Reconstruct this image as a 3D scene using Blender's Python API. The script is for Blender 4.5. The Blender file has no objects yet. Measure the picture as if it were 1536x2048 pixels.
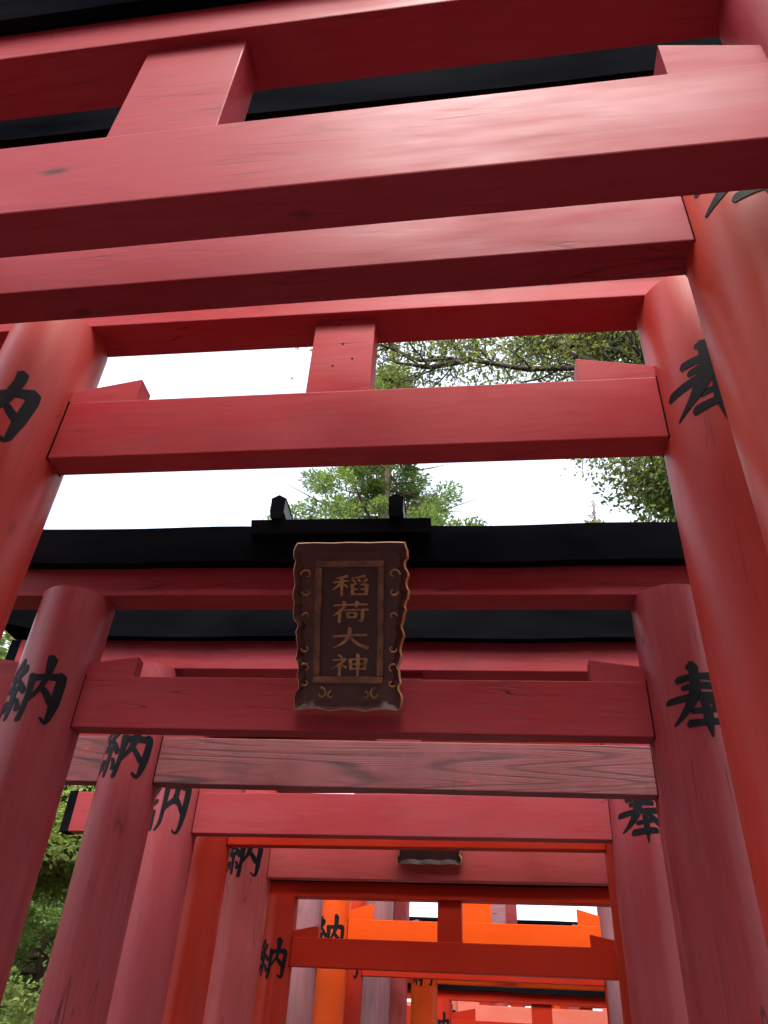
import bpy, bmesh, math, random
import numpy as np
from mathutils import Matrix, Vector
R_ = math.radians
SC = bpy.context.scene
COL = SC.collection

# ------------------------------------------------------------------ camera
CAM_H = 1.6
FPX = 1538.0
_up = np.array([137.0, 2124.0, -FPX]); _up /= np.linalg.norm(_up)
_fw = np.array([0, 0, -1.0]); _fw -= _fw.dot(_up) * _up; _fw /= np.linalg.norm(_fw)
_rt = np.cross(_fw, _up); _yaw = R_(9.6)
_Y = _fw * math.cos(_yaw) + _rt * math.sin(_yaw); _X = np.cross(_Y, _up)
ROT = np.stack([_X, _Y, _up])            # camera axes -> world axes
cam_d = bpy.data.cameras.new('camera'); cam = bpy.data.objects.new('camera', cam_d); COL.objects.link(cam)
cam_d.sensor_fit = 'HORIZONTAL'; cam_d.sensor_width = 36; cam_d.lens = 36 * FPX / 1536
cam_d.clip_start = 0.02; cam_d.clip_end = 2000
M = Matrix([[*ROT[0], 0], [*ROT[1], 0], [*ROT[2], CAM_H], [0, 0, 0, 1]])
cam.matrix_world = M
SC.camera = cam
def at(px, py, dist):
    """world point seen at a pixel of the photograph, at a horizontal distance in metres"""
    r = ROT @ np.array([px - 768.0, 1024.0 - py, -FPX]); r = r / math.hypot(r[0], r[1]) * dist
    return Vector((r[0], r[1], r[2] + CAM_H))

# ------------------------------------------------------------------ sky, sun, exposure
SUN_EL, SUN_AZ = R_(63), R_(178)          # azimuth clockwise from +Y: behind the camera, a little to the left
w = bpy.data.worlds.new('World'); SC.world = w; w.use_nodes = True
nt = w.node_tree; nt.nodes.clear()
sky = nt.nodes.new('ShaderNodeTexSky'); sky.sky_type = 'NISHITA'; sky.sun_disc = False
sky.sun_elevation = SUN_EL; sky.sun_rotation = SUN_AZ; sky.air_density = 1.0; sky.dust_density = 4.0; sky.ozone_density = 1.0
hs = nt.nodes.new('ShaderNodeHueSaturation'); hs.inputs['Saturation'].default_value = 0.45; hs.inputs['Value'].default_value = 1.4
bg = nt.nodes.new('ShaderNodeBackground'); bg.inputs['Strength'].default_value = 0.15
wo = nt.nodes.new('ShaderNodeOutputWorld')
nt.links.new(sky.outputs[0], hs.inputs['Color']); nt.links.new(hs.outputs[0], bg.inputs['Color']); nt.links.new(bg.outputs[0], wo.inputs[0])
sd = bpy.data.lights.new('sun', 'SUN'); sd.energy = 0.6; sd.angle = R_(10); sd.color = (1, 0.95, 0.88)
so = bpy.data.objects.new('sun', sd); COL.objects.link(so)
_sd = Vector((math.sin(SUN_AZ) * math.cos(SUN_EL), math.cos(SUN_AZ) * math.cos(SUN_EL), math.sin(SUN_EL)))
so.rotation_euler = (-_sd).to_track_quat('-Z', 'Y').to_euler(); so.location = (0, 0, 30)
vs = SC.view_settings; vs.view_transform = 'Standard'; vs.look = 'None'; vs.exposure = 1.75; vs.gamma = 1; vs.use_curve_mapping = False
SC.cycles.max_bounces = 10; SC.cycles.diffuse_bounces = 6; SC.cycles.transparent_max_bounces = 8

# ------------------------------------------------------------------ node materials
class N:
    def __init__(s, name):
        s.m = bpy.data.materials.new(name); s.m.use_nodes = True; s.t = s.m.node_tree; s.t.nodes.clear()
        s.out = s.n('OutputMaterial'); s.p = s.n('BsdfPrincipled'); s.l(s.p.outputs[0], s.out.inputs[0])
    def n(s, k, **kw):
        nd = s.t.nodes.new('ShaderNode' + k)
        for a, v in kw.items(): setattr(nd, a, v)
        return nd
    def l(s, a, b): s.t.links.new(a, b)
    def put(s, x, sock):
        if hasattr(x, 'is_linked'): s.l(x, sock)
        else: sock.default_value = x
    def math(s, op, a, b=0.0, c=0.0, clamp=False):
        nd = s.n('Math', operation=op, use_clamp=clamp)
        for i, v in enumerate((a, b, c)): s.put(v, nd.inputs[i])
        return nd.outputs[0]
    def mix(s, f, a, b, bt='MIX'):
        nd = s.n('Mix', data_type='RGBA', blend_type=bt)
        s.put(f, nd.inputs[0]); s.put(a, nd.inputs[6]); s.put(b, nd.inputs[7]); return nd.outputs[2]
    def ramp(s, x, lo, hi):
        nd = s.n('MapRange'); nd.clamp = True
        s.put(x, nd.inputs[0]); nd.inputs[1].default_value = lo; nd.inputs[2].default_value = hi; return nd.outputs[0]
    def coords(s, kind='Object', rnd=True):
        tc = s.n('TexCoord'); v = tc.outputs[kind]
        if rnd:
            oi = s.n('ObjectInfo'); va = s.n('VectorMath', operation='ADD'); cb = s.n('CombineXYZ')
            r = s.math('MULTIPLY', oi.outputs['Random'], 37.0)
            s.l(r, cb.inputs[0]); s.l(r, cb.inputs[1]); s.l(r, cb.inputs[2]); s.l(v, va.inputs[0]); s.l(cb.outputs[0], va.inputs[1]); v = va.outputs[0]
        return v
    def mapped(s, v, sc):
        mp = s.n('Mapping'); s.l(v, mp.inputs[0]); mp.inputs['Scale'].default_value = sc; return mp.outputs[0]
    def noise(s, v, scale, detail=4, rough=0.5, dist=0):
        nd = s.n('TexNoise'); s.l(v, nd.inputs['Vector']); nd.inputs['Scale'].default_value = scale
        nd.inputs['Detail'].default_value = detail; nd.inputs['Roughness'].default_value = rough; nd.inputs['Distortion'].default_value = dist
        return nd.outputs['Fac']
    def bump(s, h, strength, dist):
        b = s.n('Bump'); b.inputs['Strength'].default_value = strength; b.inputs['Distance'].default_value = dist
        s.l(h, b.inputs['Height']); s.l(b.outputs[0], s.p.inputs['Normal'])
def c4(c): return (c[0], c[1], c[2], 1)

_paints = {}
def paint(fresh, pale, fade, rough, axis, cracks=0.4, grain=0.25, knots=0.5, dirt=0.3, spec=0.22):
    """old lacquer on timber: grain along axis, paint faded in patches, knots, hair cracks, grime"""
    key = (fresh, pale, fade, rough, axis, cracks, grain, knots, dirt, spec)
    if key in _paints: return _paints[key]
    n = N('lacquered_timber'); v = n.coords()
    along = {'X': (0.09, 1, 1), 'Z': (1, 1, 0.07)}[axis]
    g = n.mapped(v, along)
    fine = n.noise(g, 55, 5, 0.6)
    broad = n.noise(v, 1.6, 4, 0.55)
    streak = n.noise(n.mapped(v, (0.25, 1, 1) if axis == 'X' else (1, 1, 0.2)), 7, 5, 0.6)
    f = n.math('ADD', n.math('MULTIPLY', n.ramp(broad, 0.34, 0.68), 0.55), n.math('MULTIPLY', n.ramp(streak, 0.35, 0.7), 0.45))
    f = n.math('MULTIPLY_ADD', f, 0.55, fade - 0.28, clamp=True)
    col = n.mix(f, c4(fresh), c4(pale))
    gr = n.ramp(fine, 0.36, 0.62)
    col = n.mix(n.math('MULTIPLY', n.math('SUBTRACT', 1.0, gr), grain), col, c4([c * 0.45 for c in fresh]))
    ct = n.math('FRACT', n.math('MULTIPLY', n.noise(n.mapped(v, (0.10, 1, 1) if axis == 'X' else (1, 1, 0.08)), 2.6, 2, 0.45), 17.0))
    ct = n.math('SUBTRACT', 1.0, n.ramp(n.math('ABSOLUTE', n.math('SUBTRACT', ct, 0.5)), 0.03, 0.13))
    ct = n.math('MULTIPLY', ct, n.ramp(n.noise(v, 3.3, 3, 0.6), 0.45, 0.65))
    col = n.mix(n.math('MULTIPLY', ct, grain * 1.1), col, c4([c * 0.3 for c in fresh]))
    # grime washes
    gm = n.ramp(n.noise(n.mapped(v, (0.6, 1, 1) if axis == 'X' else (1, 1, 0.35)), 3.1, 6, 0.65, 0.6), 0.56, 0.78)
    col = n.mix(n.math('MULTIPLY', gm, dirt), col, (0.075, 0.03, 0.03, 1))
    # hair cracks along the grain
    cr = n.noise(n.mapped(v, (0.06, 1, 1) if axis == 'X' else (1, 1, 0.05)), 9, 2, 0.5, 0.25)
    cr = n.math('ABSOLUTE', n.math('SUBTRACT', cr, 0.5))
    cr = n.math('SUBTRACT', 1.0, n.ramp(cr, 0.0, 0.007))
    cm = n.ramp(n.noise(v, 2.3, 2, 0.5), 0.55, 0.62)
    cr = n.math('MULTIPLY', n.math('MULTIPLY', cr, cm), cracks)
    col = n.mix(cr, col, (0.03, 0.012, 0.012, 1))
    # knots
    kv = n.mapped(v, (1.1, 2.6, 2.6) if axis == 'X' else (2.6, 2.6, 1.1))
    vo = n.n('TexVoronoi'); n.l(kv, vo.inputs['Vector']); vo.inputs['Scale'].default_value = 1.55
    sep = n.n('SeparateColor'); n.l(vo.outputs['Color'], sep.inputs[0])
    pick = n.math('GREATER_THAN', sep.outputs[0], 0.25)
    dist = n.math('ADD', vo.outputs['Distance'], n.math('MULTIPLY', n.math('SUBTRACT', fine, 0.5), 0.10))
    kn = n.math('MULTIPLY', n.math('SUBTRACT', 1.0, n.ramp(dist, 0.025, 0.085)), pick)
    col = n.mix(n.math('MULTIPLY', kn, knots), col, (0.05, 0.018, 0.018, 1))
    n.l(col, n.p.inputs['Base Color'])
    rr = n.math('MULTIPLY_ADD', n.ramp(streak, 0.3, 0.7), 0.22, rough - 0.1)
    n.l(rr, n.p.inputs['Roughness'])
    n.p.inputs['Specular IOR Level'].default_value = spec * (0.35 if axis == 'X' else 1.1)
    h = n.math('ADD', n.math('MULTIPLY', fine, 0.35 + grain), n.math('MULTIPLY', cr, -1.2))
    h = n.math('ADD', h, n.math('MULTIPLY', kn, -0.4))
    h = n.math('ADD', h, n.math('MULTIPLY', ct, -grain * 1.6))
    h = n.math('ADD', h, n.math('MULTIPLY', streak, 0.45 if axis == 'X' else 0.15))
    n.bump(h, 0.4, 0.0022)
    _paints[key] = n.m
    return n.m

def weathered_grain():
    n = N('weathered_grain_timber'); v = n.coords()
    def rings(mult, sc, off):
        f_ = n.math('FRACT', n.math('MULTIPLY_ADD', n.noise(n.mapped(v, (0.07, 1, 1.4)), sc, 2.0, 0.45, 0.1), mult, off))
        return n.math('SUBTRACT', 1.0, n.ramp(n.math('ABSOLUTE', n.math('SUBTRACT', f_, 0.5)), 0.05, 0.24))
    line = n.math('MAXIMUM', rings(34.0, 2.0, 0.0), n.math('MULTIPLY', rings(61.0, 2.6, 0.3), 0.5))
    gate = n.ramp(n.noise(n.mapped(v, (0.35, 1, 1.6)), 4, 4, 0.6), 0.36, 0.66)
    line = n.math('MULTIPLY', line, gate)
    broad = n.noise(v, 2.1, 4, 0.6)
    col = n.mix(n.ramp(broad, 0.35, 0.68), (0.17, 0.028, 0.031, 1), (0.235, 0.062, 0.070, 1))
    red = n.ramp(n.noise(v, 9, 3, 0.6), 0.62, 0.72)
    col = n.mix(n.math('MULTIPLY', red, 0.5), col, (0.42, 0.04, 0.03, 1))
    col = n.mix(n.math('MULTIPLY', line, 0.95), col, (0.035, 0.012, 0.012, 1))
    moss = n.ramp(n.noise(n.mapped(v, (3.2, 1, 0.7)), 3.4, 4, 0.6), 0.66, 0.76)
    col = n.mix(n.math('MULTIPLY', moss, 0.55), col, (0.05, 0.035, 0.012, 1))
    n.l(col, n.p.inputs['Base Color']); n.p.inputs['Roughness'].default_value = 0.62
    n.bump(n.math('MULTIPLY', line, -1.0), 0.4, 0.003)
    return n.m

def simple(name, a, b, scale=6, rough=0.5, bump=0.3, bd=0.003, stretch=(1, 1, 1), metallic=0.0, spec=0.5, detail=5):
    n = N(name); v = n.mapped(n.coords(), stretch); f = n.noise(v, scale, detail, 0.6)
    n.l(n.mix(n.ramp(f, 0.35, 0.66), c4(a), c4(b)), n.p.inputs['Base Color'])
    n.l(n.math('MULTIPLY_ADD', f, 0.3, rough - 0.15), n.p.inputs['Roughness'])
    n.p.inputs['Metallic'].default_value = metallic; n.p.inputs['Specular IOR Level'].default_value = spec
    n.bump(f, bump, bd); return n.m

def leaf_mat(name, dark, light, yellow, trans=0.45):
    n = N(name); geo = n.n('NewGeometry')
    r = geo.outputs['Random Per Island']
    v = n.coords('Object', False)
    f = n.noise(v, 0.9, 3, 0.6)
    col = n.mix(n.ramp(f, 0.36, 0.64), c4(dark), c4(light))
    col = n.mix(n.math('MULTIPLY', n.ramp(r, 0.3, 1.0), 0.55), col, c4(yellow))
    dk = n.ramp(n.math('FRACT', n.math('MULTIPLY', r, 7.31)), 0.0, 1.0)
    col = n.mix(n.math('MULTIPLY', dk, 0.45), col, c4([c * 0.4 for c in dark]))
    n.l(col, n.p.inputs['Base Color']); n.p.inputs['Roughness'].default_value = 0.5; n.p.inputs['Specular IOR Level'].default_value = 0.35
    tr = n.n('BsdfTranslucent'); tc = n.mix(0.35, col, (0.28, 0.36, 0.05, 1)); n.l(tc, tr.inputs['Color'])
    ms = n.n('MixShader'); ms.inputs[0].default_value = trans
    n.l(n.p.outputs[0], ms.inputs[1]); n.l(tr.outputs[0], ms.inputs[2]); n.l(ms.outputs[0], n.out.inputs[0])
    return n.m

BLACK = simple('black_lacquer', (0.0025, 0.0028, 0.0040), (0.0095, 0.0100, 0.0120), 2.5, 0.8, 0.5, 0.006, (0.3, 1, 1), spec=0.0)
SEAM = simple('dark_joint', (0.02, 0.006, 0.006), (0.05, 0.012, 0.012), 20, 0.9, 0.3, 0.002, spec=0.0)
INK = simple('black_relief_paint', (0.004, 0.004, 0.006), (0.009, 0.010, 0.013), 30, 0.6, 0.25, 0.002, spec=0.12)
PLQ_DARK = simple('plaque_lacquer', (0.045, 0.013, 0.011), (0.11, 0.035, 0.026), 9, 0.5, 0.4, 0.003)
PLQ_PANEL = simple('plaque_panel', (0.045, 0.010, 0.012), (0.075, 0.020, 0.020), 6, 0.55, 0.3, 0.002)
GILT = simple('worn_gilt', (0.24, 0.10, 0.04), (0.50, 0.27, 0.11), 22, 0.5, 0.5, 0.003)
GILT_RED = simple('gilt_edge', (0.46, 0.07, 0.02), (0.60, 0.38, 0.12), 9, 0.5, 0.5, 0.003)
GILT_FRAME = simple('dull_gilt_frame', (0.075, 0.026, 0.014), (0.23, 0.10, 0.04), 22, 0.5, 0.5, 0.003)
BRASS = simple('brass_edge', (0.36, 0.24, 0.05), (0.66, 0.48, 0.14), 14, 0.4, 0.3, 0.002)
GREYWOOD = simple('grey_weathered_board', (0.10, 0.10, 0.11), (0.24, 0.24, 0.25), 8, 0.6, 0.4, 0.003, (1, .2, 1))
BARK = simple('bark', (0.030, 0.022, 0.017), (0.085, 0.062, 0.046), 9, 0.85, 0.9, 0.03, (1, 1, 0.15))
BARK_RED = simple('cedar_bark', (0.075, 0.045, 0.032), (0.17, 0.105, 0.075), 9, 0.85, 0.9, 0.03, (1, 1, 0.1))
SOIL = simple('forest_floor', (0.03, 0.023, 0.015), (0.06, 0.05, 0.03), 1.4, 0.95, 0.8, 0.05)
STONE = simple('stone_paving', (0.13, 0.132, 0.135), (0.21, 0.212, 0.215), 5, 0.8, 0.6, 0.01)
LEAF_BROAD = leaf_mat('broad_leaves', (0.075, 0.10, 0.03), (0.17, 0.19, 0.055), (0.27, 0.23, 0.07), 0.62)
LEAF_DARK = leaf_mat('evergreen_leaves', (0.045, 0.075, 0.022), (0.10, 0.14, 0.04), (0.17, 0.17, 0.055), 0.55)
LEAF_CEDAR = leaf_mat('cedar_sprays', (0.055, 0.13, 0.04), (0.13, 0.25, 0.06), (0.25, 0.26, 0.07), 0.55)
LEAF_PALE = leaf_mat('pale_sprays', (0.09, 0.13, 0.04), (0.17, 0.20, 0.06), (0.25, 0.22, 0.08), 0.5)
LEAF_FOREST = leaf_mat('forest_sprays', (0.16, 0.26, 0.07), (0.30, 0.40, 0.10), (0.44, 0.43, 0.14), 0.6)

# ------------------------------------------------------------------ object helpers
def mesh_obj(name, verts, faces, mat, parent=None, smooth=False, mats=None, mi=None):
    me = bpy.data.meshes.new(name); me.from_pydata([tuple(v) for v in verts], [], faces); me.update()
    for m in (mats or [mat]): me.materials.append(m)
    if mi is not None: me.polygons.foreach_set('material_index', mi)
    if smooth: me.polygons.foreach_set('use_smooth', [True] * len(me.polygons))
    o = bpy.data.objects.new(name, me); COL.objects.link(o)
    if parent: o.parent = parent
    return o
def bm_obj(name, bm, mat, parent=None, smooth=False, mats=None):
    me = bpy.data.meshes.new(name); bm.to_mesh(me); bm.free()
    for m in (mats or [mat]): me.materials.append(m)
    if smooth: me.polygons.foreach_set('use_smooth', [True] * len(me.polygons))
    o = bpy.data.objects.new(name, me); COL.objects.link(o)
    if parent: o.parent = parent
    return o
def thing(name, label, cat, loc=(0, 0, 0), rz=0, group=None):
    o = bpy.data.objects.new(name, None); o.empty_display_size = 0.1; COL.objects.link(o)
    o.location = loc; o.rotation_euler = (0, 0, rz); o['label'] = label; o['category'] = cat
    if group: o['group'] = group
    return o
def hexa(name, c8, mat, parent, bev=0.004):
    """8 corners: bottom 4 (ccw), top 4"""
    bm = bmesh.new(); vs_ = [bm.verts.new(c) for c in c8]
    for f in ((3, 2, 1, 0), (4, 5, 6, 7), (0, 1, 5, 4), (1, 2, 6, 5), (2, 3, 7, 6), (3, 0, 4, 7)): bm.faces.new([vs_[i] for i in f])
    bmesh.ops.recalc_face_normals(bm, faces=bm.faces)
    if bev: bmesh.ops.bevel(bm, geom=list(bm.edges), offset=bev, segments=2, affect='EDGES', profile=0.6)
    return bm_obj(name, bm, mat, parent)
def box(name, x0, x1, y0, y1, z0, z1, mat, parent, bev=0.004):
    return hexa(name, [(x0, y0, z0), (x1, y0, z0), (x1, y1, z0), (x0, y1, z0), (x0, y0, z1), (x1, y0, z1), (x1, y1, z1), (x0, y1, z1)], mat, parent, bev)

# ------------------------------------------------------------------ brush characters as strokes (x, y up, unit square; third value = half width)
def W_(pts, w0, w1, w2): return (pts, (w0, w1, w2))
HO = [W_([(-.24, .755), (0, .80), (.27, .835)], .035, .055, .045), W_([(-.19, .645), (0, .68), (.24, .70)], .03, .05, .045),
      W_([(-.44, .475), (0, .55), (.44, .575)], .035, .06, .045),
      W_([(.02, .99), (.0, .93), (0, .80), (-.03, .62), (-.13, .44), (-.25, .30), (-.40, .17)], .055, .072, .012),
      W_([(.07, .55), (.2, .43), (.34, .33), (.49, .23)], .025, .06, .03),
      W_([(-.12, .33), (.03, .36), (.19, .385)], .03, .045, .035), W_([(-.20, .165), (.03, .21), (.27, .235)], .035, .055, .035),
      W_([(.045, .475), (.055, .35), (.06, .17), (.05, .0)], .05, .06, .012), W_([(-.07, .945), (.0, .965), (.07, .93)], .03, .05, .03)]
NO = [W_([(-.26, .97), (-.34, .85), (-.43, .73), (-.33, .66)], .035, .035, .022), W_([(-.17, .86), (-.27, .73), (-.45, .51), (-.30, .54), (-.13, .57)], .04, .036, .03),
      W_([(-.25, .68), (-.16, .58), (-.09, .48)], .02, .045, .03), W_([(-.27, .53), (-.27, .30), (-.28, .09)], .035, .04, .02),
      W_([(-.44, .36), (-.465, .26), (-.48, .16)], .03, .03, .02), W_([(-.37, .36), (-.37, .28), (-.37, .20)], .028, .03, .02),
      W_([(-.18, .38), (-.14, .30), (-.11, .22)], .02, .036, .03),
      W_([(-.01, .74), (-.01, .5), (-.03, .2), (-.06, .06)], .045, .042, .03), W_([(0, .70), (.2, .73), (.40, .745)], .035, .042, .045),
      W_([(.40, .775), (.43, .70), (.41, .45), (.39, .2), (.36, .06), (.24, .14)], .05, .05, .012),
      W_([(.21, 1.02), (.21, .9), (.20, .74), (.15, .56), (.02, .36)], .055, .045, .014), W_([(.17, .56), (.26, .47), (.35, .36)], .022, .045, .03)]
NO2 = [W_([(-.30, 1.0), (-.36, .86), (-.42, .76), (-.33, .66)], .03, .03, .02), W_([(-.20, .92), (-.28, .76), (-.42, .55), (-.28, .60), (-.18, .66)], .034, .03, .03),
       W_([(-.34, .55), (-.33, .3), (-.34, .06)], .03, .034, .02), W_([(-.45, .45), (-.46, .25), (-.47, .1)], .026, .026, .02),
       W_([(-.22, .46), (-.21, .26), (-.22, .1)], .028, .03, .02),
       W_([(0, .94), (0, .6), (-.03, .2), (-.12, .08)], .045, .045, .02), W_([(0, .93), (.2, .95), (.40, .95)], .04, .045, .045),
       W_([(.41, .97), (.43, .88), (.42, .5), (.40, .15), (.36, .0), (.25, .10)], .05, .05, .012),
       W_([(.20, 1.05), (.20, .8), (.19, .66)], .05, .045, .04), W_([(.20, .68), (.10, .60), (.0, .48)], .04, .045, .03), W_([(.19, .68), (.30, .58), (.40, .44)], .04, .045, .03)]
INA = [W_([(.40, .96), (.27, .90), (.10, .85)], .04, .035, .012), W_([(.02, .66), (.22, .71), (.43, .74)], .025, .035, .025), W_([(.25, .90), (.25, .5), (.25, .03)], .035, .04, .02),
       W_([(.24, .67), (.15, .48), (.0, .30)], .035, .03, .01), W_([(.28, .60), (.35, .52), (.42, .43)], .015, .035, .02),
       W_([(.88, .97), (.70, .91), (.52, .87)], .04, .035, .012), W_([(.53, .80), (.57, .74), (.61, .67)], .02, .035, .02), W_([(.70, .82), (.72, .75), (.74, .69)], .02, .035, .02), W_([(.94, .81), (.88, .72), (.82, .66)], .035, .03, .012),
       W_([(.64, .61), (.60, .57), (.54, .54)], .03, .03, .02), W_([(.54, .56), (.54, .3), (.55, .06)], .035, .035, .03), W_([(.54, .10), (.73, .10), (.93, .11)], .03, .035, .03), W_([(.93, .57), (.93, .3), (.92, .06)], .04, .038, .03),
       W_([(.56, .33), (.62, .335), (.68, .34)], .02, .03, .02), W_([(.78, .335), (.85, .34), (.92, .34)], .02, .03, .02), W_([(.77, .56), (.85, .57), (.93, .575)], .02, .03, .03)]
RI = [W_([(.06, .80), (.5, .84), (.95, .855)], .025, .035, .03), W_([(.33, .98), (.33, .85), (.34, .71)], .035, .035, .02), W_([(.68, .99), (.67, .86), (.64, .71)], .035, .035, .02),
      W_([(.31, .69), (.2, .5), (.03, .31)], .04, .035, .01), W_([(.20, .52), (.20, .3), (.20, .0)], .035, .04, .025), W_([(.35, .57), (.65, .60), (.98, .61)], .025, .035, .03),
      W_([(.43, .45), (.43, .34), (.44, .21)], .03, .033, .025), W_([(.43, .44), (.54, .45), (.65, .45)], .025, .03, .03), W_([(.65, .46), (.64, .34), (.63, .21)], .033, .033, .025), W_([(.44, .24), (.54, .245), (.63, .25)], .022, .03, .022),
      W_([(.83, .60), (.83, .3), (.82, .05), (.70, .12)], .035, .04, .01)]
DAI = [W_([(.06, .58), (.5, .64), (.94, .66)], .03, .042, .035), W_([(.50, .99), (.49, .75), (.42, .45), (.27, .22), (.03, .04)], .042, .045, .01), W_([(.50, .60), (.60, .38), (.74, .20), (.98, .05)], .02, .05, .05)]
SHIN = [W_([(.19, .98), (.24, .92), (.29, .84)], .015, .035, .02), W_([(.05, .71), (.22, .745), (.40, .775)], .02, .033, .03), W_([(.39, .77), (.26, .56), (.02, .33)], .033, .03, .01), W_([(.23, .56), (.23, .3), (.23, .0)], .035, .04, .025), W_([(.27, .52), (.34, .45), (.41, .38)], .015, .033, .02),
        W_([(.52, .76), (.52, .5), (.54, .29)], .033, .036, .025), W_([(.52, .755), (.73, .78), (.94, .79)], .025, .033, .035), W_([(.94, .80), (.92, .55), (.90, .29)], .036, .036, .025), W_([(.53, .54), (.73, .555), (.91, .565)], .02, .03, .02), W_([(.54, .325), (.73, .335), (.90, .34)], .02, .03, .02), W_([(.72, 1.0), (.72, .5), (.715, -.04)], .036, .042, .015)]
BOLD = 1.0
def stroke_ribbon(pts, ws, nseg=14):
    ws = tuple(a * BOLD for a in ws)
    P = np.array(pts, float); d = np.r_[0, np.cumsum(np.linalg.norm(np.diff(P, axis=0), axis=1))]; d /= d[-1]
    t = np.linspace(0, 1, nseg + 1)
    x = np.interp(t, d, P[:, 0]); y = np.interp(t, d, P[:, 1])
    for _ in range(1):
        x[1:-1] = (x[:-2] + 2 * x[1:-1] + x[2:]) / 4; y[1:-1] = (y[:-2] + 2 * y[1:-1] + y[2:]) / 4
    wd = np.interp(t, [0, .5, 1], ws)
    wd = wd * (1 + 0.16 * np.cos(2 * math.pi * t)) if ws[2] > .02 else wd
    tx = np.gradient(x); ty = np.gradient(y); L = np.hypot(tx, ty) + 1e-9
    nx, ny = -ty / L, tx / L
    # rounded / slanted brush ends
    return x, y, nx, ny, wd, tx / L, ty / L
def character(name, strokes, place, parent, mat, across=4):
    """place(x, y, lift, k) -> xyz ; a raised ribbon per stroke with skirts"""
    V, F = [], []
    for k, (pts, ws) in enumerate(strokes):
        x, y, nx, ny, wd, tx, ty = stroke_ribbon(pts, ws)
        n = len(x); base = len(V); m = across + 1
        for i in range(n):
            slant = 0.35 * wd[i] if i == 0 else (-0.2 * wd[i] if i == n - 1 else 0)
            for j in range(-1, m + 1):
                s = max(-1, min(1, -1 + 2 * j / across))
                low = j in (-1, m)
                ex = (-1 if i == 0 else 1 if i == n - 1 else 0) * wd[i] * 0.6 * (1 - abs(s))
                px = x[i] + nx[i] * wd[i] * s + tx[i] * (ex + slant * s); py = y[i] + ny[i] * wd[i] * s + ty[i] * (ex + slant * s)
                V.append(place(px, py, 0.0 if low else 1.0 - 0.12 * (k % 3), k))
        q = m + 2
        for i in range(n - 1):
            for j in range(q - 1):
                a = base + i * q + j; F.append((a, a + 1, a + q + 1, a + q))
        # end skirts
        for i in (0, n - 1):
            low = []
            for j in range(1, m + 1):
                idx = base + i * q + j; p = V[idx]
                s = -1 + 2 * (j - 1) / across
                ex = (-1 if i == 0 else 1) * wd[i] * 0.6 * (1 - abs(s)); sl = (0.35 if i == 0 else -0.2) * wd[i]
                V.append(place(x[i] + nx[i] * wd[i] * s + tx[i] * (ex + sl * s), y[i] + ny[i] * wd[i] * s + ty[i] * (ex + sl * s), 0.0, k)); low.append(len(V) - 1)
            for j in range(m - 1):
                a = base + i * q + 1 + j; F.append((a, a + 1, low[j + 1], low[j]))
    bm = bmesh.new(); me = bpy.data.meshes.new('t'); me.from_pydata(V, [], F); bm.from_mesh(me); bpy.data.meshes.remove(me)
    bmesh.ops.recalc_face_normals(bm, faces=bm.faces)
    return bm_obj(name, bm, mat, parent)

# ------------------------------------------------------------------ torii gate
def lathe(name, prof, mat, parent, loc, seg=56):
    V, F = [], []
    for r, z in prof:
        for i in range(seg):
            a = 2 * math.pi * i / seg; V.append((r * math.cos(a), r * math.sin(a), z))
    for k in range(len(prof) - 1):
        for i in range(seg):
            j = (i + 1) % seg; F.append((k * seg + i, k * seg + j, (k + 1) * seg + j, (k + 1) * seg + i))
    for k, rev in ((len(prof) - 1, 0), (0, 1)):      # caps on vertices of their own, so that the rims stay crisp
        b0 = len(V); V += [V[k * seg + i] for i in range(seg)]; ring = tuple(range(b0, b0 + seg)); F.append(tuple(reversed(ring)) if rev else ring)
    o = mesh_obj(name, V, F, mat, parent)
    o.data.polygons.foreach_set('use_smooth', [len(p.vertices) == 4 for p in o.data.polygons]); o.location = loc
    return o
def kasagi(name, half, y0, y1, z0, z1, rise, mat, parent, ridge=0.05):
    """black roof beam: pentagon section swept along x, ends turned up and cut on the slant"""
    st = [-1, -.96, -.9, -.82, -.74, -.66] + [q / 20 for q in range(-12, 13)] + [.66, .74, .82, .9, .96, 1]
    ym = (y0 + y1) / 2; sec = [(y0 + .015, z0), (y1 - .015, z0), (y1, z1 - ridge), (ym, z1), (y0, z1 - ridge)]
    V, F = [], []
    for s in st:
        up = rise * max(0, (abs(s) - .6) / .4) ** 2 + .005 * math.sin(s * 7.0 + half * 9) + .003 * math.sin(s * 17)
        for (y, z) in sec:
            fz = (z - z0) / (z1 - z0); xx = s * half * (1 + (0.035 * fz if abs(s) == 1 else 0)); V.append((xx, y, z + up))
    for i in range(len(st) - 1):
        for k in range(5):
            F.append((i * 5 + k, i * 5 + (k + 1) % 5, (i + 1) * 5 + (k + 1) % 5, (i + 1) * 5 + k))
    F.append((0, 1, 2, 3, 4)); F.append(tuple(reversed(range((len(st) - 1) * 5, len(st) * 5))))
    bm = bmesh.new(); me = bpy.data.meshes.new('t'); me.from_pydata(V, [], F); bm.from_mesh(me); bpy.data.meshes.remove(me)
    bmesh.ops.recalc_face_normals(bm, faces=bm.faces)
    return bm_obj(name, bm, mat, parent)

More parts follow.
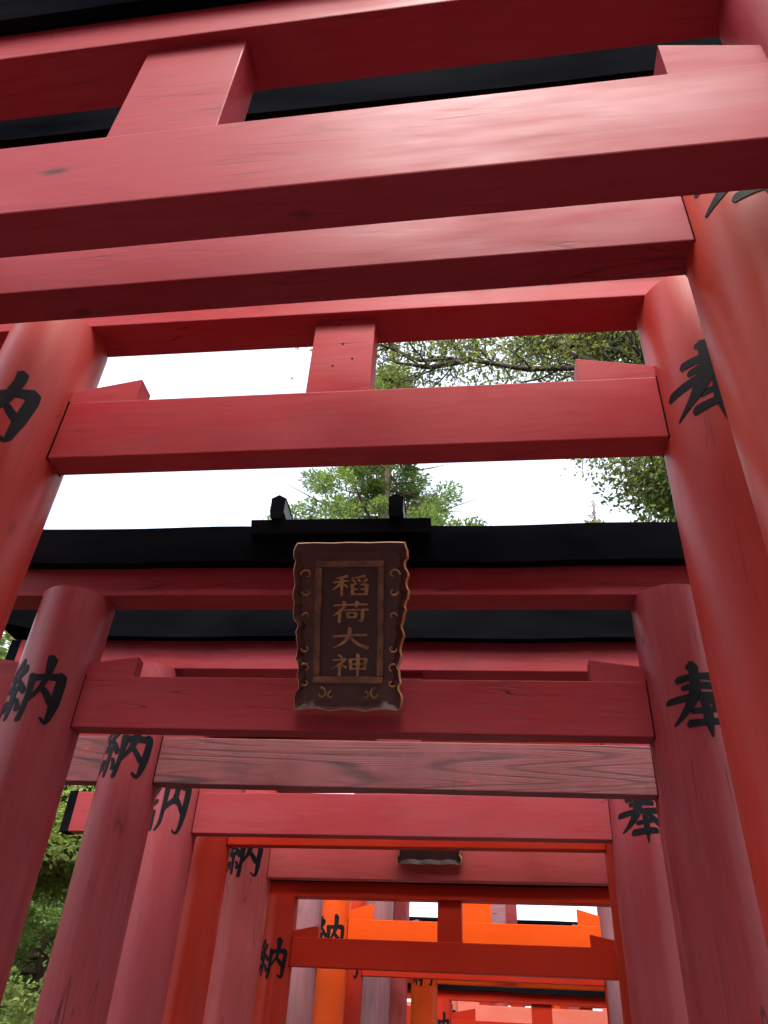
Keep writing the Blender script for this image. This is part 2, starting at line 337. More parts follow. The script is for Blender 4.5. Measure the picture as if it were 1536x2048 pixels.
BOLD = 1.45
def wobble(a_, z_, ph): return 1 + .006 * math.sin(2 * a_ + z_ * 1.7 + ph) + .004 * math.sin(3 * a_ - z_ * 2.9 + ph * 2) + .002 * math.sin(7 * a_ + z_ * 4.1)
def torii(o, ang, label, zn, hn, dn, zs, hs_, ds, kh, pal, half, r, xoff=0.0, strut_w=.27, nuki_half=2.2, top_half=2.35, kas_half=2.5,
          wedges=True, kanji=(NO, HO), kz=None, ksz=.30, kasd=.30, nuki_mat=None, rise=.10, taper=.0, wl=.33, wh=(.14, .075), kturn=(0.0, 0.0), strut=True, pal_pillar=None, strut_x=None):
    """o: middle of the tie beam's front lower edge (camera at 0,0); heights above the camera; half: pillar axis from the middle"""
    a = R_(ang); bx_, by_ = -math.sin(a), math.cos(a)
    T = thing('torii_gate', label, 'torii gate', (o[0] + bx_ * dn / 2, o[1] + by_ * dn / 2, 0), a, 'torii gates over the path')
    zn, zs = zn + CAM_H, zs + CAM_H
    PX, PZ = pal('X'), (pal_pillar or pal)('Z')
    for side, X in ((0, xoff - half), (1, xoff + half)):
        rb = r * (1 + taper)
        nz_ = 22
        P = lathe('pillar', [(rb + (r - rb) * q / nz_, -.1 + (zs + .10) * q / nz_) for q in range(nz_ + 1)], PZ, T, (X, 0, 0))
        ph = random.Random(int(o[1] * 50) + side * 3).uniform(0, 6)
        for v_ in P.data.vertices:
            d_ = wobble(math.atan2(v_.co.y, v_.co.x), v_.co.z, ph)
            v_.co.x *= d_; v_.co.y *= d_
        rr = random.Random(hash((round(o[1], 2), side))); P.rotation_euler.z = 0
        lathe('base_sleeve', [(rb + .012, -.12), (rb + .012, .42), (rb + .004, .43)], BLACK, P, (0, 0, 0), 32)
        st = kanji[side]
        if st:
            zc = (kz if kz is not None else zn + hn * .5 - CAM_H) + CAM_H
            th0 = -math.pi / 2 + kturn[side]
            def place(x, y, lift, k, r=r, zc=zc, th0=th0, ph=ph):
                t = th0 + x * ksz / r; rad = r * wobble(t, zc + (y - .5) * ksz * 1.04, ph) - .003 + lift * .0052
                return (rad * math.cos(t), rad * math.sin(t), zc + (y - .5) * ksz * 1.04)
            jr = random.Random(int(o[1] * 100) + 7 * side); sl = jr.uniform(-.05, .05)
            hand = [([(x_ + sl * (y_ - .5) + jr.uniform(-.014, .014), y_ + jr.uniform(-.014, .014)) for x_, y_ in p_], tuple(w0 * (.74 if st is HO else .95) * jr.uniform(.85, 1.15) for w0 in ws)) for p_, ws in st]
            character('painted_character', hand, place, P, INK)
    nm = nuki_mat or PX
    ch_ = math.sqrt(r * r - dn * dn / 4)
    for s in (-1, 1):        # dark joint where the tie beam passes through the pillar
        X = xoff + s * half
        box('joint_seam', X - ch_ - .0035, X + ch_ + .0035, -dn / 2 - .0035, dn / 2 + .0035, zn - .0045, zn + hn + .0045, SEAM, T, 0)
    box('tie_beam', -nuki_half, nuki_half, -dn / 2, dn / 2, zn, zn + hn, nm, T, .005)
    for s in (-1, 1):
        box('end_cap', s * nuki_half - .03, s * nuki_half + .03, -dn / 2 - .004, dn / 2 + .004, zn - .004, zn + hn + .004, BLACK, T, .003)
    box('lintel', -top_half, top_half, -ds / 2, ds / 2, zs, zs + hs_, PX, T, .005)
    for s in (-1, 1):
        box('lintel_cap', s * top_half - .03, s * top_half + .03, -ds / 2 - .004, ds / 2 + .004, zs - .004, zs + hs_ - .003, BLACK, T, .003)
    kasagi('roof_beam', kas_half, -kasd / 2, kasd / 2, zs + hs_ - .004, zs + hs_ + kh, rise, BLACK, T)
    if strut:
        sx_ = xoff if strut_x is None else strut_x
        box('strut', sx_ - strut_w / 2, sx_ + strut_w / 2, -dn / 2 + .0015, dn / 2 - .002, zn + hn - .01, zs + .004, PX, T, .004)
    if wedges:
        for s in (-1, 1):
            for side_out in (0, 1):
                xi = xoff + s * (half - r * .93) if not side_out else xoff + s * (half + r * .93)
                d_ = -s if not side_out else s
                x1 = xi + d_ * wl; zt = zn + hn - .003
                lo, hi = min(xi, x1), max(xi, x1)
                zl, zh = (wh[1], wh[0]) if x1 > xi else (wh[0], wh[1])
                y0, y1 = -dn / 2 + .002, dn / 2 - .012
                hexa('wedge', [(lo, y0, zt), (hi, y0, zt), (hi, y1, zt), (lo, y1, zt), (lo, y0, zt + zl), (hi, y0, zt + zh), (hi, y1, zt + zh), (lo, y1, zt + zl)], PX, T, .003)
    return T

def pal(fresh, pale, fade, rough, **kw):
    return lambda ax: paint(fresh, pale, fade, rough, ax, **kw)
RED = (0.43, 0.021, 0.026); PINK = (0.46, 0.082, 0.090); VERM = (0.46, 0.030, 0.011); ORANGE = (0.66, 0.078, 0.008); MAUVE = (0.31, 0.060, 0.072)
p_new = pal((0.31, 0.018, 0.025), (0.335, 0.055, 0.070), .55, .50, cracks=.45, grain=.17, knots=.85, dirt=.24)
p_g3 = pal(RED, PINK, .52, .38, cracks=.5, grain=.15, knots=.8, dirt=.24)
p_old = pal((0.29, 0.017, 0.020), MAUVE, .55, .42, cracks=.9, grain=.18, knots=.55, dirt=.4)
p_old2 = pal((0.29, 0.022, 0.026), MAUVE, .62, .44, cracks=.9, grain=.25, knots=.5, dirt=.35)
p_mid = pal((0.30, 0.024, 0.028), (0.33, 0.068, 0.080), .58, .42, cracks=.5, grain=.15, knots=.5, dirt=.2)
p_pink = pal((0.40, 0.036, 0.036), (0.44, 0.098, 0.098), .6, .45, cracks=.6, grain=.15, knots=.5, dirt=.25)
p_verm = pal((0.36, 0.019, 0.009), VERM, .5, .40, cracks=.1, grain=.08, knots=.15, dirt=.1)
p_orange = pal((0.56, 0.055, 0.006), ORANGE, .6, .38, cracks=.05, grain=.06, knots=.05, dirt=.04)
p_grey = pal((0.25, 0.07, 0.075), (0.28, 0.15, 0.17), .65, .5, cracks=.8, grain=.25, knots=.3, dirt=.3)

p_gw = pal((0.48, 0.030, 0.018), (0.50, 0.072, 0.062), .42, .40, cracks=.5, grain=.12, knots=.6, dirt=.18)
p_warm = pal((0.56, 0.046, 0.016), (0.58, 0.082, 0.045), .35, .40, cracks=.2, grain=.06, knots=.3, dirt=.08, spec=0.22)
G1 = torii((-.270, .936), -.33, 'tall red gate with an unweathered glossy tie beam, first along the path', 1.62, .32, .12, 2.43, .18, .18, .21, p_new, 1.69, .205, xoff=-.54, strut_w=.305, nuki_half=2.6, top_half=2.75, kas_half=2.9, wl=.235, wh=(.157, .095))
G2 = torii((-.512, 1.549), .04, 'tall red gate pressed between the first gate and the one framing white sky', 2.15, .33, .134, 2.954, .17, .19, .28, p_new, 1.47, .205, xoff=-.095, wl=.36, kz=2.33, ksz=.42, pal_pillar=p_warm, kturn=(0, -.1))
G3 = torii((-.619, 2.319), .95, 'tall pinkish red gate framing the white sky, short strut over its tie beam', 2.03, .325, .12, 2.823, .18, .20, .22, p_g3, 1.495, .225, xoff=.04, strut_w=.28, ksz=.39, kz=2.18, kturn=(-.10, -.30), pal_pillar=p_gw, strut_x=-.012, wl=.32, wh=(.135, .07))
for (nx_, nz_) in ((-.03, .43), (.0, .30), (-.035, .16), (.05, .2)):      # nail heads in the strut
    zz = 2.03 + .325 + CAM_H + nz_
    nl_ = lathe('nail_head', [(.005, 0), (.005, .003), (.003, .004)], INK, G3, (-.012 + nx_, -.0575, zz), 10); nl_.rotation_euler = (R_(90), 0, 0)
G4 = torii((-.624, 3.196), 2.04, 'dark red gate with black roof beam carrying the large carved name plaque', 1.17, .247, .085, 1.83, .160, .145, .245, p_old, 1.445, .175, kz=1.285, ksz=.305, strut=False, kasd=.29, wl=.24, wh=(.105, .07))
G5 = torii((-.521, 4.015), 1.93, 'weathered red gate whose tie beam shows deep raised wood grain', 1.17, .25, .085, 1.815, .180, .145, .26, p_old2, 1.462, .16, kz=1.30, ksz=.30, nuki_mat=weathered_grain(), kasd=.29, wl=.24, wh=(.1, .07), strut=True, strut_w=.24)
G6 = torii((-.653, 4.961), -1.5, 'faded mauve gate with smooth tie beam ending in black caps, square-cut characters', 1.16, .255, .09, 1.83, .125, .15, .215, p_mid, 1.475, .170, kz=1.28, ksz=.31, kanji=(NO2, HO), kasd=.29, wl=.30, wh=(.06, .045))
G7 = torii((-.63, 5.62), -2.5, 'orange red gate half hidden behind the faded mauve gate', 1.245, .24, .09, 1.9, .125, .15, .2, p_verm, 1.47, .155, kanji=(None, None), kasd=.28)
G8 = torii((-.511, 6.264), -3.39, 'pale pink gate with a small gilt-edged plaque hung on its tie beam', 1.158, .265, .09, 1.83, .125, .15, .2, p_pink, 1.475, .178, kz=1.29, ksz=.32, kasd=.28, strut_w=.2)
G9 = torii((-.426, 6.937), -2.81, 'low dark vermilion gate with plain tie beam and slim strut', .63, .208, .085, 1.135, .12, .13, .16, p_verm, 1.425, .135, kz=.66, ksz=.27, kasd=.24, strut_w=.195, wl=.21, wh=(.09, .05))
def far(yd, pxl, pxr, pyb, pyt, label, p, r, zs_up, ang=-3.0, kj=(NO, HO), half=1.42, hh=.2, **kw):
    """far gate: left pillar's inner edge at pixel pxl, tie beam's lower edge at row pyb, beam height hh"""
    A = at(pxl, pyb, 1.0); A *= 1; s = yd / A.y
    xl = A.x * s; zn_ = (A.z - CAM_H) * s
    return torii((xl + half - r, yd), ang, label, zn_, hh, .09, zn_ + zs_up, .12, .14, .18, p, half, r, kanji=kj, kasd=.26, **kw)
F1 = far(7.75, 628, 0, 1925, 0, 'faded grey pink gate just behind the low dark vermilion gate', p_grey, .16, .75, kj=(None, None), hh=.10, wedges=False, strut=False)
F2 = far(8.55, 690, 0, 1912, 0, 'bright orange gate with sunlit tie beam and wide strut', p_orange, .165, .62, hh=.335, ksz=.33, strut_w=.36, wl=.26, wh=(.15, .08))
F3 = far(9.35, 722, 0, 1950, 0, 'vermilion gate standing right behind the bright orange gate', p_verm, .15, .95, half=1.40)
F4 = far(10.2, 780, 0, 1900, 0, 'lilac grey weathered gate with cracked pale pillars', p_grey, .165, .85, half=1.38, kj=(None, None))
F4b = far(10.7, 814, 0, 1905, 0, 'dull pink gate pressed up behind the lilac grey one', p_pink, .16, .85, half=1.37, kj=(None, None))
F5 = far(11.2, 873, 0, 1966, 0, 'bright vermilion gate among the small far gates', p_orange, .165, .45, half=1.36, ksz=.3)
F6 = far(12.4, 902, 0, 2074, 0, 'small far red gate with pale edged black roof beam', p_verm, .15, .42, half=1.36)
F7 = far(13.6, 915, 0, 2064, 0, 'pale orange gate behind the small far red one', pal((0.55, 0.10, 0.06), (0.60, 0.2, 0.15), .5, .5, cracks=.1, grain=.1, knots=.1, dirt=.1), .15, .75, half=1.36, hh=.35, strut_w=.26)

BOLD = 1.3
for k_, (yd_, pl_, pb_, pp_, lb_) in enumerate(((14.6, 935, 2075, p_verm, 'deep vermilion gate beyond the pale orange one, far down the row'), (15.6, 958, 2085, p_orange, 'orange gate second beyond the pale one, where the row bends'),
        (16.6, 985, 2090, p_verm, 'deep red gate at the bend far down the row'), (17.6, 1015, 2095, p_pink, 'pink gate past the bend, next to last in the row'), (18.6, 1050, 2100, p_verm, 'last red gate past the bend in the row'))):
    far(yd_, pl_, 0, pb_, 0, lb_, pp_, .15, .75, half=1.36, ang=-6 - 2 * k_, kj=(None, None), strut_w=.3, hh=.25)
for k_, (y_, z_) in enumerate(((-.62, 1.95), (-1.45, 2.05), (-2.35, 1.9))):
    torii((-.55, y_), .3, ('tall red gate standing just before the glossy first gate', 'tall red gate further back, second before the glossy first gate', 'tall red gate at the back, third before the glossy first gate')[k_], z_, .32, .12, z_ + .8, .18, .19, .22, p_g3, 1.495, .21, kanji=(None, None))
# ------------------------------------------------------------------ name plaque on the fourth gate
def plaque(loc, rz, tilt, wt, wb, h, label, text=True, edge=GILT_RED, name='name_plaque'):
    """origin at the foot's middle; local x across, z up the board, -y to the front; tilted forward"""
    T = thing(name, label, 'plaque', loc, rz)
    T.rotation_euler = (tilt, 0, rz)
    def lobes(n, p, amp, ph=0.0):
        return [amp * (abs(math.sin(math.pi * (i / n) * p + ph)) - .5) for i in range(n + 1)]
    out = []
    nb, ns = 28, 44
    lb = [.28 * q for q in lobes(nb, 3, .034)]; ls = [a_ + b_ for a_, b_ in zip(lobes(ns, 8, .012), lobes(ns, 3.3, .007, .7))]
    rnd = random.Random(3)
    for i in range(nb): out.append((-wb / 2 + wb * i / nb, lb[i] * (1 if 2 < i < nb - 2 else .3)))
    for i in range(ns):
        t = i / ns; hw = wb / 2 + (wt - wb) / 2 * t; out.append((hw + ls[i] - .012 * math.sin(2 * math.pi * t) + rnd.uniform(-.004, .004), h * t))
    for i in range(nb):
        t = i / nb; out.append((wt / 2 - wt * t, h + .25 * lb[i]))
    for i in range(ns):
        t = 1 - i / ns; hw = wb / 2 + (wt - wb) / 2 * t; out.append((-hw - ls[i] + .012 * math.sin(2 * math.pi * t) + rnd.uniform(-.004, .004), h * t))
    n = len(out); cx_, cz_ = 0, h / 2
    rings = [(1.0, .012), (1.0, -.050), (.982, -.056), (.90, -.036), (.86, -.028)]
    V, F, MI = [], [], []
    for s, y in rings:
        for (x, z) in out: V.append((cx_ + (x - cx_) * s, y, cz_ + (z - cz_) * (1 - (1 - s) * .75)))
    for k in range(len(rings) - 1):
        for i in range(n):
            j = (i + 1) % n; F.append((k * n + i, k * n + j, (k + 1) * n + j, (k + 1) * n + i)); MI.append(1 if k < 2 else 0)
    F.append(tuple(range((len(rings) - 1) * n, len(rings) * n))); MI.append(0)
    F.append(tuple(reversed(range(n)))); MI.append(0)
    mesh_obj('carved_board', V, F, None, T, mats=[PLQ_DARK, edge], mi=MI)
    if not text: return T
    iw, z0, z1 = wb * .335, h * .155, h * .885
    # moulded inner frame of four lengths, butted
    fr = bpy.data.objects.new('inner_frame', None)
    b = .030
    f1 = box('inner_frame', -iw, iw, -.060, -.02, z0, z0 + b, GILT_FRAME, T, .007); box('inner_frame', -iw, iw, -.060, -.02, z1 - b, z1, GILT_FRAME, T, .007)
    box('inner_frame', -iw, -iw + b, -.060, -.02, z0 + b, z1 - b, GILT_FRAME, T, .007); box('inner_frame', iw - b, iw, -.060, -.02, z0 + b, z1 - b, GILT_FRAME, T, .007)
    bpy.data.objects.remove(fr)
    pn = box('panel', -iw + b, iw - b, -.036, -.02, z0 + b, z1 - b, PLQ_PANEL, T, 0)
    cw = .165; ch = (z1 - z0 - 2 * b) / 4.12; top = z1 - b - .030
    for k, stx in enumerate((INA, RI, DAI, SHIN)):
        sx = cw * (1.0 if k != 2 else 1.0); zc = top - (k + 1) * ch + .018
        def place(x, y, lift, kk, zc=zc, sx=sx): return ((x - .5) * sx + .005, -.0355 - lift * .0095, zc + y * (ch - .022))
        character('gilt_character', stx, place, pn, GILT, 3)
    # scrolls: curled gilt ridges on the border
    def curl(cx, cz, s, flip, a0=0.0):
        V, F = [], []; q = 6; m = 26
        for i in range(m + 1):
            t = i / m; ang = a0 + flip * t * 4.6; rad = s * (1 - .78 * t)
            x = cx + rad * math.cos(ang); z = cz + rad * math.sin(ang); rr = .0058 * (1 - .4 * t)
            for k in range(q):
                b_ = 2 * math.pi * k / q; V.append((x + rr * math.cos(b_) * math.cos(ang), -.040 - rr * math.sin(b_), z + rr * math.cos(b_) * math.sin(ang)))
        for i in range(m):
            for k in range(q): F.append((i * q + k, i * q + (k + 1) % q, (i + 1) * q + (k + 1) % q, (i + 1) * q + k))
        mesh_obj('scroll', V, F, GILT, T, True)
    for s in (-1, 1):
        for (fz, sc, fl) in ((.80, .036, 1), (.70, .028, -1), (.55, .022, 1), (.36, .026, -1), (.24, .034, 1), (.16, .026, -1)):
            hw = wb / 2 + (wt - wb) / 2 * fz
            curl(s * (iw + (hw - iw) * .46), h * fz, sc * .8, fl * s, 0 if s > 0 else math.pi)
        curl(s * .12, h * .095, .028, s, math.pi / 2); curl(s * .055 + s * .02, h * .085, .018, -s, math.pi / 2)
    return T
a4 = R_(2.04)
def on_gate4(u, d, z):   # u along the beam from its middle, d in front of the tie beam's face, z above camera
    return (-.624 + u * math.cos(a4) + d * math.sin(a4), 3.196 + u * math.sin(a4) - d * math.cos(a4), z + CAM_H)
P1 = plaque(on_gate4(-.012, .018, 1.262), a4, R_(24.5), .495, .462, .735, 'large carved dark wooden plaque with gilt characters hung on the roofed gate')
# small cap roof over the plaque, part of the gate
def gate_part(fn, gate):
    o = fn(gate); return o
cx = -.114
zc = 2.115 + CAM_H
hexa('cap_board', [(cx - .445, -.185, zc), (cx + .445, -.185, zc), (cx + .445, .17, zc), (cx - .445, .17, zc), (cx - .45, -.20, zc + .078), (cx + .45, -.20, zc + .078), (cx + .45, .18, zc + .088), (cx - .45, .18, zc + .088)], BLACK, G4, .004)
for xx in (-.435, .163):
    V = []; w_ = .036
    sec = [(-w_ * .72, 0), (w_ * .72, 0), (w_, .035), (w_, .115), (w_ * 1.12, .118), (0, .142), (-w_ * 1.12, .118), (-w_, .115), (-w_, .035)]
    for y in (-.215, .24):
        for (x, z) in sec: V.append((xx + x, y, zc + .078 + z))
    m_ = len(sec); F = [tuple(reversed(range(m_))), tuple(range(m_, 2 * m_))]; MI = [0, 0]
    for k in range(m_):
        F.append((k, (k + 1) % m_, m_ + (k + 1) % m_, m_ + k)); MI.append(1 if k in (2, 7) else 0)
    mesh_obj('ridge_billet', V, F, None, G4, mats=[BLACK, GREYWOOD], mi=MI)
a8 = R_(-3.39)
P2 = plaque((-.511 - .02, 6.264 - .012, 1.275 + CAM_H), a8, R_(20), .50, .48, .55, 'small dark plaque with brass coloured rim on the pale pink gate', False, BRASS, 'small_plaque')

# ------------------------------------------------------------------ ground and path
def sheet(name, x0, x1, y0, y1, z, mat, nx=1, ny=1, fz=None):
    V = [(x0 + (x1 - x0) * i / nx, y0 + (y1 - y0) * j / ny, 0) for j in range(ny + 1) for i in range(nx + 1)]
    V = [(x, y, z + (fz(x, y) if fz else 0)) for x, y, _ in V]
    F = [(j * (nx + 1) + i, j * (nx + 1) + i + 1, (j + 1) * (nx + 1) + i + 1, (j + 1) * (nx + 1) + i) for j in range(ny) for i in range(nx)]
    o = mesh_obj(name, V, F, mat, None, bool(fz)); o['kind'] = 'structure'; return o
def bank(x, y):
    d = max(0, -3.4 - x); e = max(0, x - 3.6)
    return .10 * d + .012 * d * min(d, 14) + .08 * e + (.12 * math.sin(x * 1.3 + y * .7) * min(1, d + e))
sheet('ground', -140, 140, -120, 160, -.02, SOIL, 140, 140, lambda x, y: bank(x, y))
sheet('path', -2.05, 1.0, -14, 26, .004, STONE)

# ------------------------------------------------------------------ trees
class Geo:
    def __init__(s): s.V = []; s.F = []; s.n = 0
    def tube(s, pts, rad, sides=7):
        pts = [Vector(p) for p in pts]; b0 = s.n
        for i, p in enumerate(pts):
            d = (pts[min(i + 1, len(pts) - 1)] - pts[max(i - 1, 0)]).normalized()
            a = d.orthogonal().normalized() if abs(d.z) > .9 else d.cross(Vector((0, 0, 1))).normalized()
            b = d.cross(a)
            for k in range(sides):
                t = 2 * math.pi * k / sides; s.V.append(p + (a * math.cos(t) + b * math.sin(t)) * rad[i])
        s.n += len(pts) * sides
        for i in range(len(pts) - 1):
            for k in range(sides):
                s.F.append((b0 + i * sides + k, b0 + i * sides + (k + 1) % sides, b0 + (i + 1) * sides + (k + 1) % sides, b0 + (i + 1) * sides + k))
        s.F.append(tuple(b0 + (len(pts) - 1) * sides + k for k in range(sides)))
    def obj(s, name, mat, parent): return mesh_obj(name, s.V, s.F, mat, parent, True)
def leaves_obj(name, C, D, L, Wd, mat, parent, rng, fold=.25):
    """C centres, D directions (unit), L lengths, Wd widths: a folded four-triangle leaf each"""
    n = len(C); rv = rng.normal(size=(n, 3)); S = np.cross(D, rv); S /= np.linalg.norm(S, axis=1)[:, None] + 1e-9
    U = np.cross(S, D)
    a = C; t = C + D * L[:, None]; m = C + D * (L * .5)[:, None]
    l = m + S * (Wd * .5)[:, None] + U * (Wd * fold)[:, None]; r = m - S * (Wd * .5)[:, None] + U * (Wd * fold)[:, None]
    V = np.stack([a, l, t, r], 1).reshape(-1, 3)
    me = bpy.data.meshes.new(name); me.vertices.add(4 * n); me.vertices.foreach_set('co', V.ravel())
    idx = (np.arange(n)[:, None] * 4 + np.array([0, 1, 2, 0, 2, 3])[None]).ravel()
    me.loops.add(6 * n); me.loops.foreach_set('vertex_index', idx.astype(np.int32))
    me.polygons.add(2 * n); me.polygons.foreach_set('loop_start', np.arange(2 * n, dtype=np.int32) * 3); me.polygons.foreach_set('loop_total', np.full(2 * n, 3, np.int32))
    me.materials.append(mat); me.update(calc_edges=True); me.validate()
    o = bpy.data.objects.new(name, me); COL.objects.link(o); o.parent = parent; return o

def clump_cloud(rng, tips, per, rad, flat=.7):
    """points gathered round branch tips"""
    tips = np.array(tips); n = len(tips)
    k = rng.integers(0, n, n * per)
    d = rng.normal(size=(n * per, 3)); d /= np.linalg.norm(d, axis=1)[:, None]
    rr = rng.random(n * per) ** .5
    off = d * rr[:, None] * rad; off[:, 2] *= flat
    return tips[k] + off, d

def broadleaf(base, height, crown_r, label, mat, seed, leaf=.10, per=46, name='broadleaf_tree', limbs=None, bare=.35, group=None, levels=2, lean=(0, 0), bark=BARK):
    rng = np.random.default_rng(seed); rnd = random.Random(seed)
    T = thing(name, label, 'tree', base, 0, group)
    g = Geo(); tips = []
    tr = crown_r * .055 + .06
    top = Vector((lean[0], lean[1], height * .72))
    P = [Vector((0, 0, -.4))] + [Vector((lean[0] * t + rnd.uniform(-.1, .1), lean[1] * t + rnd.uniform(-.1, .1), height * .72 * t)) for t in (.15, .3, .45, .6, .75, .9, 1)]
    g.tube(P, [tr * (1.25 - .95 * i / 7) for i in range(8)], 10)
    def grow(p, d, L, rad, lev):
        n = 5; pts = [p]; q = p.copy(); dd = d.copy()
        for i in range(n):
            dd = (dd + Vector((rnd.gauss(0, .22), rnd.gauss(0, .22), rnd.gauss(.03, .16)))).normalized(); q = q + dd * L / n; pts.append(q.copy())
        g.tube(pts, [rad * (1 - .72 * i / n) for i in range(n + 1)], 5 if lev else 4)
        if lev == 0:
            for i in (2, 3, 4, 5): tips.append(pts[i])
            return
        for i in range(1, n + 1):
            for _ in range(2 if lev > 1 else 2):
                nd = (dd + Vector((rnd.gauss(0, .8), rnd.gauss(0, .8), rnd.gauss(.1, .5)))).normalized()
                grow(pts[i], nd, L * rnd.uniform(.38, .6), rad * .5, lev - 1)
    for LP in (limbs or []):
        LP = [Vector(p) - Vector(base) for p in LP]
        g.tube(LP, [tr * .40 * (1 - .75 * i / (len(LP) - 1)) for i in range(len(LP))], 6)
        for i in range(1, len(LP)):
            for _ in range(3):
                nd = ((LP[i] - LP[i - 1]).normalized() + Vector((rnd.gauss(0, .7), rnd.gauss(0, .7), rnd.gauss(.1, .5)))).normalized()
                grow(LP[i].lerp(LP[i - 1], rnd.random()), nd, 1.5 * rnd.uniform(.6, 1.1), tr * .12, 1)
    nl = 11
    for i in range(nl):
        t = bare + (1 - bare) * (i + .5) / nl; p = Vector((lean[0] * t, lean[1] * t, height * .72 * t)); an = i * 2.4 + rnd.uniform(-.4, .4)
        up = .15 + .9 * (t - bare) / (1 - bare)
        d = Vector((math.cos(an), math.sin(an), up)).normalized()
        grow(p, d, crown_r * rnd.uniform(.7, 1.05) * (1 - .25 * (t - bare)), tr * .42, levels)
    tk = g.obj('trunk', bark, T)
    C, d = clump_cloud(rng, tips, per, leaf * 5.2)
    D = rng.normal(size=C.shape) + d * .6 + np.array([0, 0, -.2]); D /= np.linalg.norm(D, axis=1)[:, None]
    n = len(C); leaves_obj('crown', C, D, leaf * rng.uniform(.6, 1.25, n), leaf * rng.uniform(.35, .6, n), mat, T, rng)
    return T

def cedar(base, height, radius, label, mat, seed, name='cedar_tree', crown_from=.25, clumps=210, per=150, spray=.26, group=None, bark=BARK_RED, clump_r=.62):
    rng = np.random.default_rng(seed); rnd = random.Random(seed)
    T = thing(name, label, 'tree', base, 0, group)
    g = Geo(); tr = height * .014 + .05
    g.tube([(rnd.uniform(-.05, .05), rnd.uniform(-.05, .05), z * height - (.4 if z == 0 else 0)) for z in (0, .2, .4, .6, .8, 1)], [tr * (1.2 - 1.12 * z) for z in (0, .2, .4, .6, .8, 1)], 9)
    Cs, Ds, Ls = [], [], []
    for i in range(clumps):
        t = crown_from + (1 - crown_from) * (i + rnd.random()) / clumps
        an = rnd.uniform(0, 2 * math.pi); env = radius * (1 - ((t - crown_from) / (1 - crown_from)) ** 1.7) + .25
        L = env * rnd.uniform(.22, 1.05); z = t * height
        p0 = Vector((0, 0, z)); tipz = z + L * rnd.uniform(-.18, .28)
        p2 = Vector((math.cos(an) * L, math.sin(an) * L, tipz)); p1 = (p0 + p2) / 2 + Vector((rnd.uniform(-.1, .1), rnd.uniform(-.1, .1), -.08 * L))
        g.tube([p0, p1, p2], [.012 + .012 * L, .008 + .008 * L, .006], 4)
        out = np.array([math.cos(an), math.sin(an), .25])
        m = per; cr = clump_r * rnd.uniform(.6, 1.2) * (.6 + .4 * L / (radius + .01))
        d = rng.normal(size=(m, 3)); d /= np.linalg.norm(d, axis=1)[:, None]
        off = d * (rng.random(m) ** .45)[:, None] * np.array([cr, cr, cr * .62])
        Cs.append(np.array(p2) * .93 + np.array([0, 0, z]) * .0 + off); D = d * 1.0 + out * .7 + rng.normal(size=(m, 3)) * .35
        Ds.append(D / np.linalg.norm(D, axis=1)[:, None])
        # twigs behind the clump
        g.tube([p1, p1.lerp(p2, .6) + Vector((rnd.uniform(-.2, .2), rnd.uniform(-.2, .2), rnd.uniform(-.1, .25)))], [.012, .004], 3)
    g.obj('trunk', bark, T)
    C = np.concatenate(Cs); D = np.concatenate(Ds); n = len(C)
    leaves_obj('crown', C, D, spray * rng.uniform(.5, 1.15, n), spray * rng.uniform(.30, .55, n), mat, T, rng, .12)
    return T

def base_under(px, py, dist, dx=0):
    p = at(px, py, dist); return (p.x + dx, p.y, bank(p.x + dx, p.y) - .05)
def hgt(px, py, dist): return at(px, py, dist).z
# tall cedar behind the roofed gate
TREES = []
TREES.append(cedar(base_under(770, 990, 16), hgt(830, 690, 16), 3.3, 'tall bright green cedar rising behind the black roof beam and plaque', LEAF_CEDAR, 5, crown_from=.42, clumps=210, per=430, spray=.115, clump_r=.60))
# broadleaved evergreen with dark limbs, right of the path
LB = [[at(1290, 760, 11.5), at(1180, 735, 11.0), at(1050, 738, 10.6), at(930, 718, 10.2), at(840, 722, 10), at(760, 688, 9.8)], [at(1230, 740, 11.3), at(1090, 690, 10.8), at(960, 640, 10.4)], [at(940, 718, 10.2), at(860, 735, 10), at(790, 725, 9.9)]]
BL = broadleaf(base_under(1400, 980, 11.5), 21.0, 2.4, 'spreading evergreen with dark crooked limbs and olive leaves right of path', LEAF_BROAD, 11, leaf=.11, per=6, bare=.80, levels=2, lean=(-.5, .3), limbs=LB)
TREES.append(broadleaf(base_under(1500, 1000, 10.0), 13.0, 1.9, 'dense dark evergreen tree right of the path beside the pillars', LEAF_DARK, 23, leaf=.095, per=20, name='evergreen_tree', bare=.35))
cedar(base_under(1190, 1040, 24), hgt(1190, 1000, 24), 2.2, 'distant yellow green treetop showing over the black roof beam', LEAF_PALE, 31, crown_from=.55, clumps=110, per=110, spray=.3, clump_r=.7)
broadleaf(base_under(1140, 1030, 22), hgt(1140, 985, 22), 2.6, 'distant thin pale treetop beside the yellow green one', LEAF_PALE, 37, leaf=.10, per=9, bare=.6, name='thin_tree')
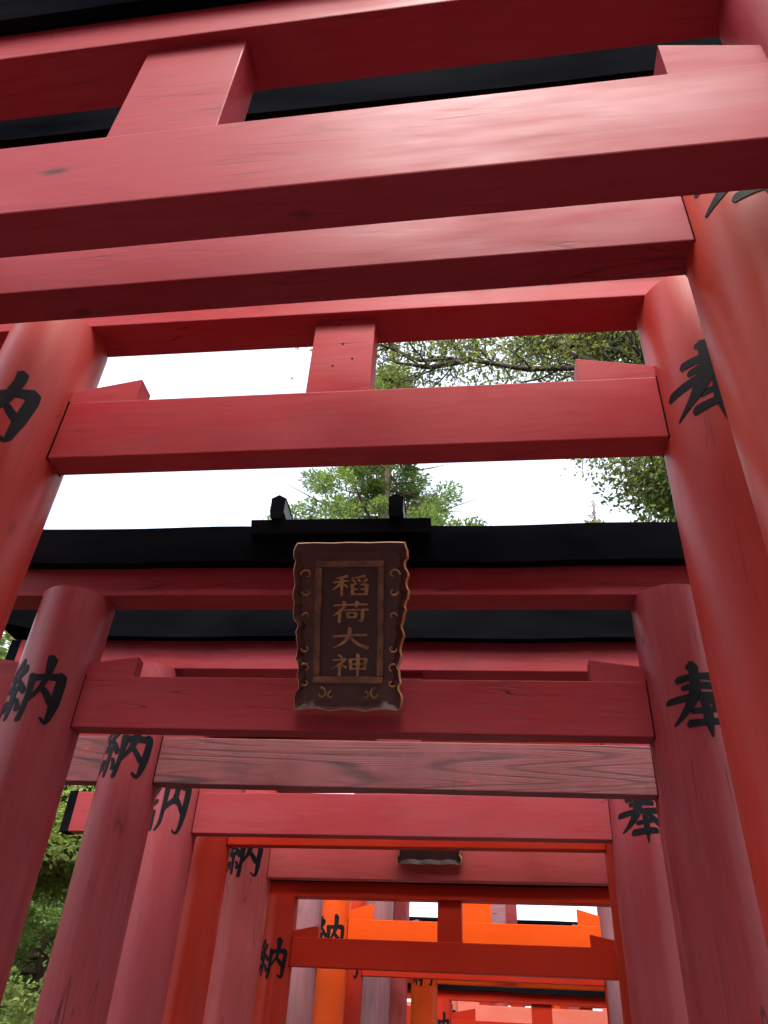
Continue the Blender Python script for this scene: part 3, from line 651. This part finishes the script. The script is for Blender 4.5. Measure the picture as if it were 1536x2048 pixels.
# wood left of the path
k = 0
for (px, dist, top, rad, mt) in ((-330, 9.5, 6.0, 1.7, LEAF_FOREST), (5, 9.5, 6.6, 1.5, LEAF_FOREST), (120, 16.5, 7.6, 2.0, LEAF_FOREST), (-120, 15.0, 7.0, 2.2, LEAF_CEDAR), (60, 21, 9.0, 2.4, LEAF_FOREST), (215, 20, 7.6, 2.2, LEAF_CEDAR), (330, 22, 7.5, 2.4, LEAF_FOREST), (-260, 20, 8.5, 2.6, LEAF_FOREST)):
    cedar(base_under(px, 1800, dist), top, rad, ['cedar in the wood left of the path, seen between the pillars',][0], mt, 50 + k, crown_from=(.45 if k == 1 else .10), clumps=230, per=360, spray=.085, clump_r=.42, group='cedars left of the path'); k += 1

# undergrowth on the left bank
rng = np.random.default_rng(77)
n = 150000
X = rng.uniform(-18, -3.9, n); Yv = rng.uniform(6.5, 28, n)
Zb = np.array([bank(x, y) for x, y in zip(X, Yv)])
hum = .55 + .5 * np.sin(X * 1.1 + 1.3 * np.sin(Yv * .9)) * np.cos(Yv * .8)
Z = Zb + rng.random(n) ** .7 * (1.0 + hum)
D = rng.normal(size=(n, 3)) + np.array([.3, -.3, .7]); D /= np.linalg.norm(D, axis=1)[:, None]
ug = leaves_obj('undergrowth', np.stack([X, Yv, Z], 1), D, rng.uniform(.05, .11, n), rng.uniform(.03, .06, n), LEAF_FOREST, None, rng)
ug['kind'] = 'stuff'; ug['label'] = 'leafy green undergrowth on the bank left of the path'; ug['category'] = 'undergrowth'

# ------------------------------------------------------------------ the wood goes on all round: copies of the cedars and the evergreen
def copy_tree(src, loc, rz, sc, label):
    r = src.copy(); COL.objects.link(r); r.location = loc; r.rotation_euler = (0, 0, rz); r.scale = (sc, sc, sc * .95)
    r['label'] = label; r['group'] = 'trees of the wood around the gates'
    for ch in src.children:
        c = ch.copy(); COL.objects.link(c); c.parent = r
    return r
rr = random.Random(9)
for i, (x, y) in enumerate(((11.5, 1.5), (12.5, 6), (9.5, 13.5), (8.0, -5), (3.0, -9), (-3.0, -10), (-8, -9), (-9, -13), (5, -15), (12, -10), (7, 21), (15, 1), (-1, -14))):
    sc = rr.uniform(.85, 1.1)
    copy_tree(TREES[i % 2], (x, y, bank(x, y) - .05), rr.uniform(0, 6.28), sc, 'tree of the wood around the gates')

copy_tree(BL, (-4.2, -3.2, bank(-4.2, -3.2) - .05), 1.1, .95, 'spreading evergreen added out of view to shade the first gate')  # unseen crown behind the camera, put in to break up sun on the first gate
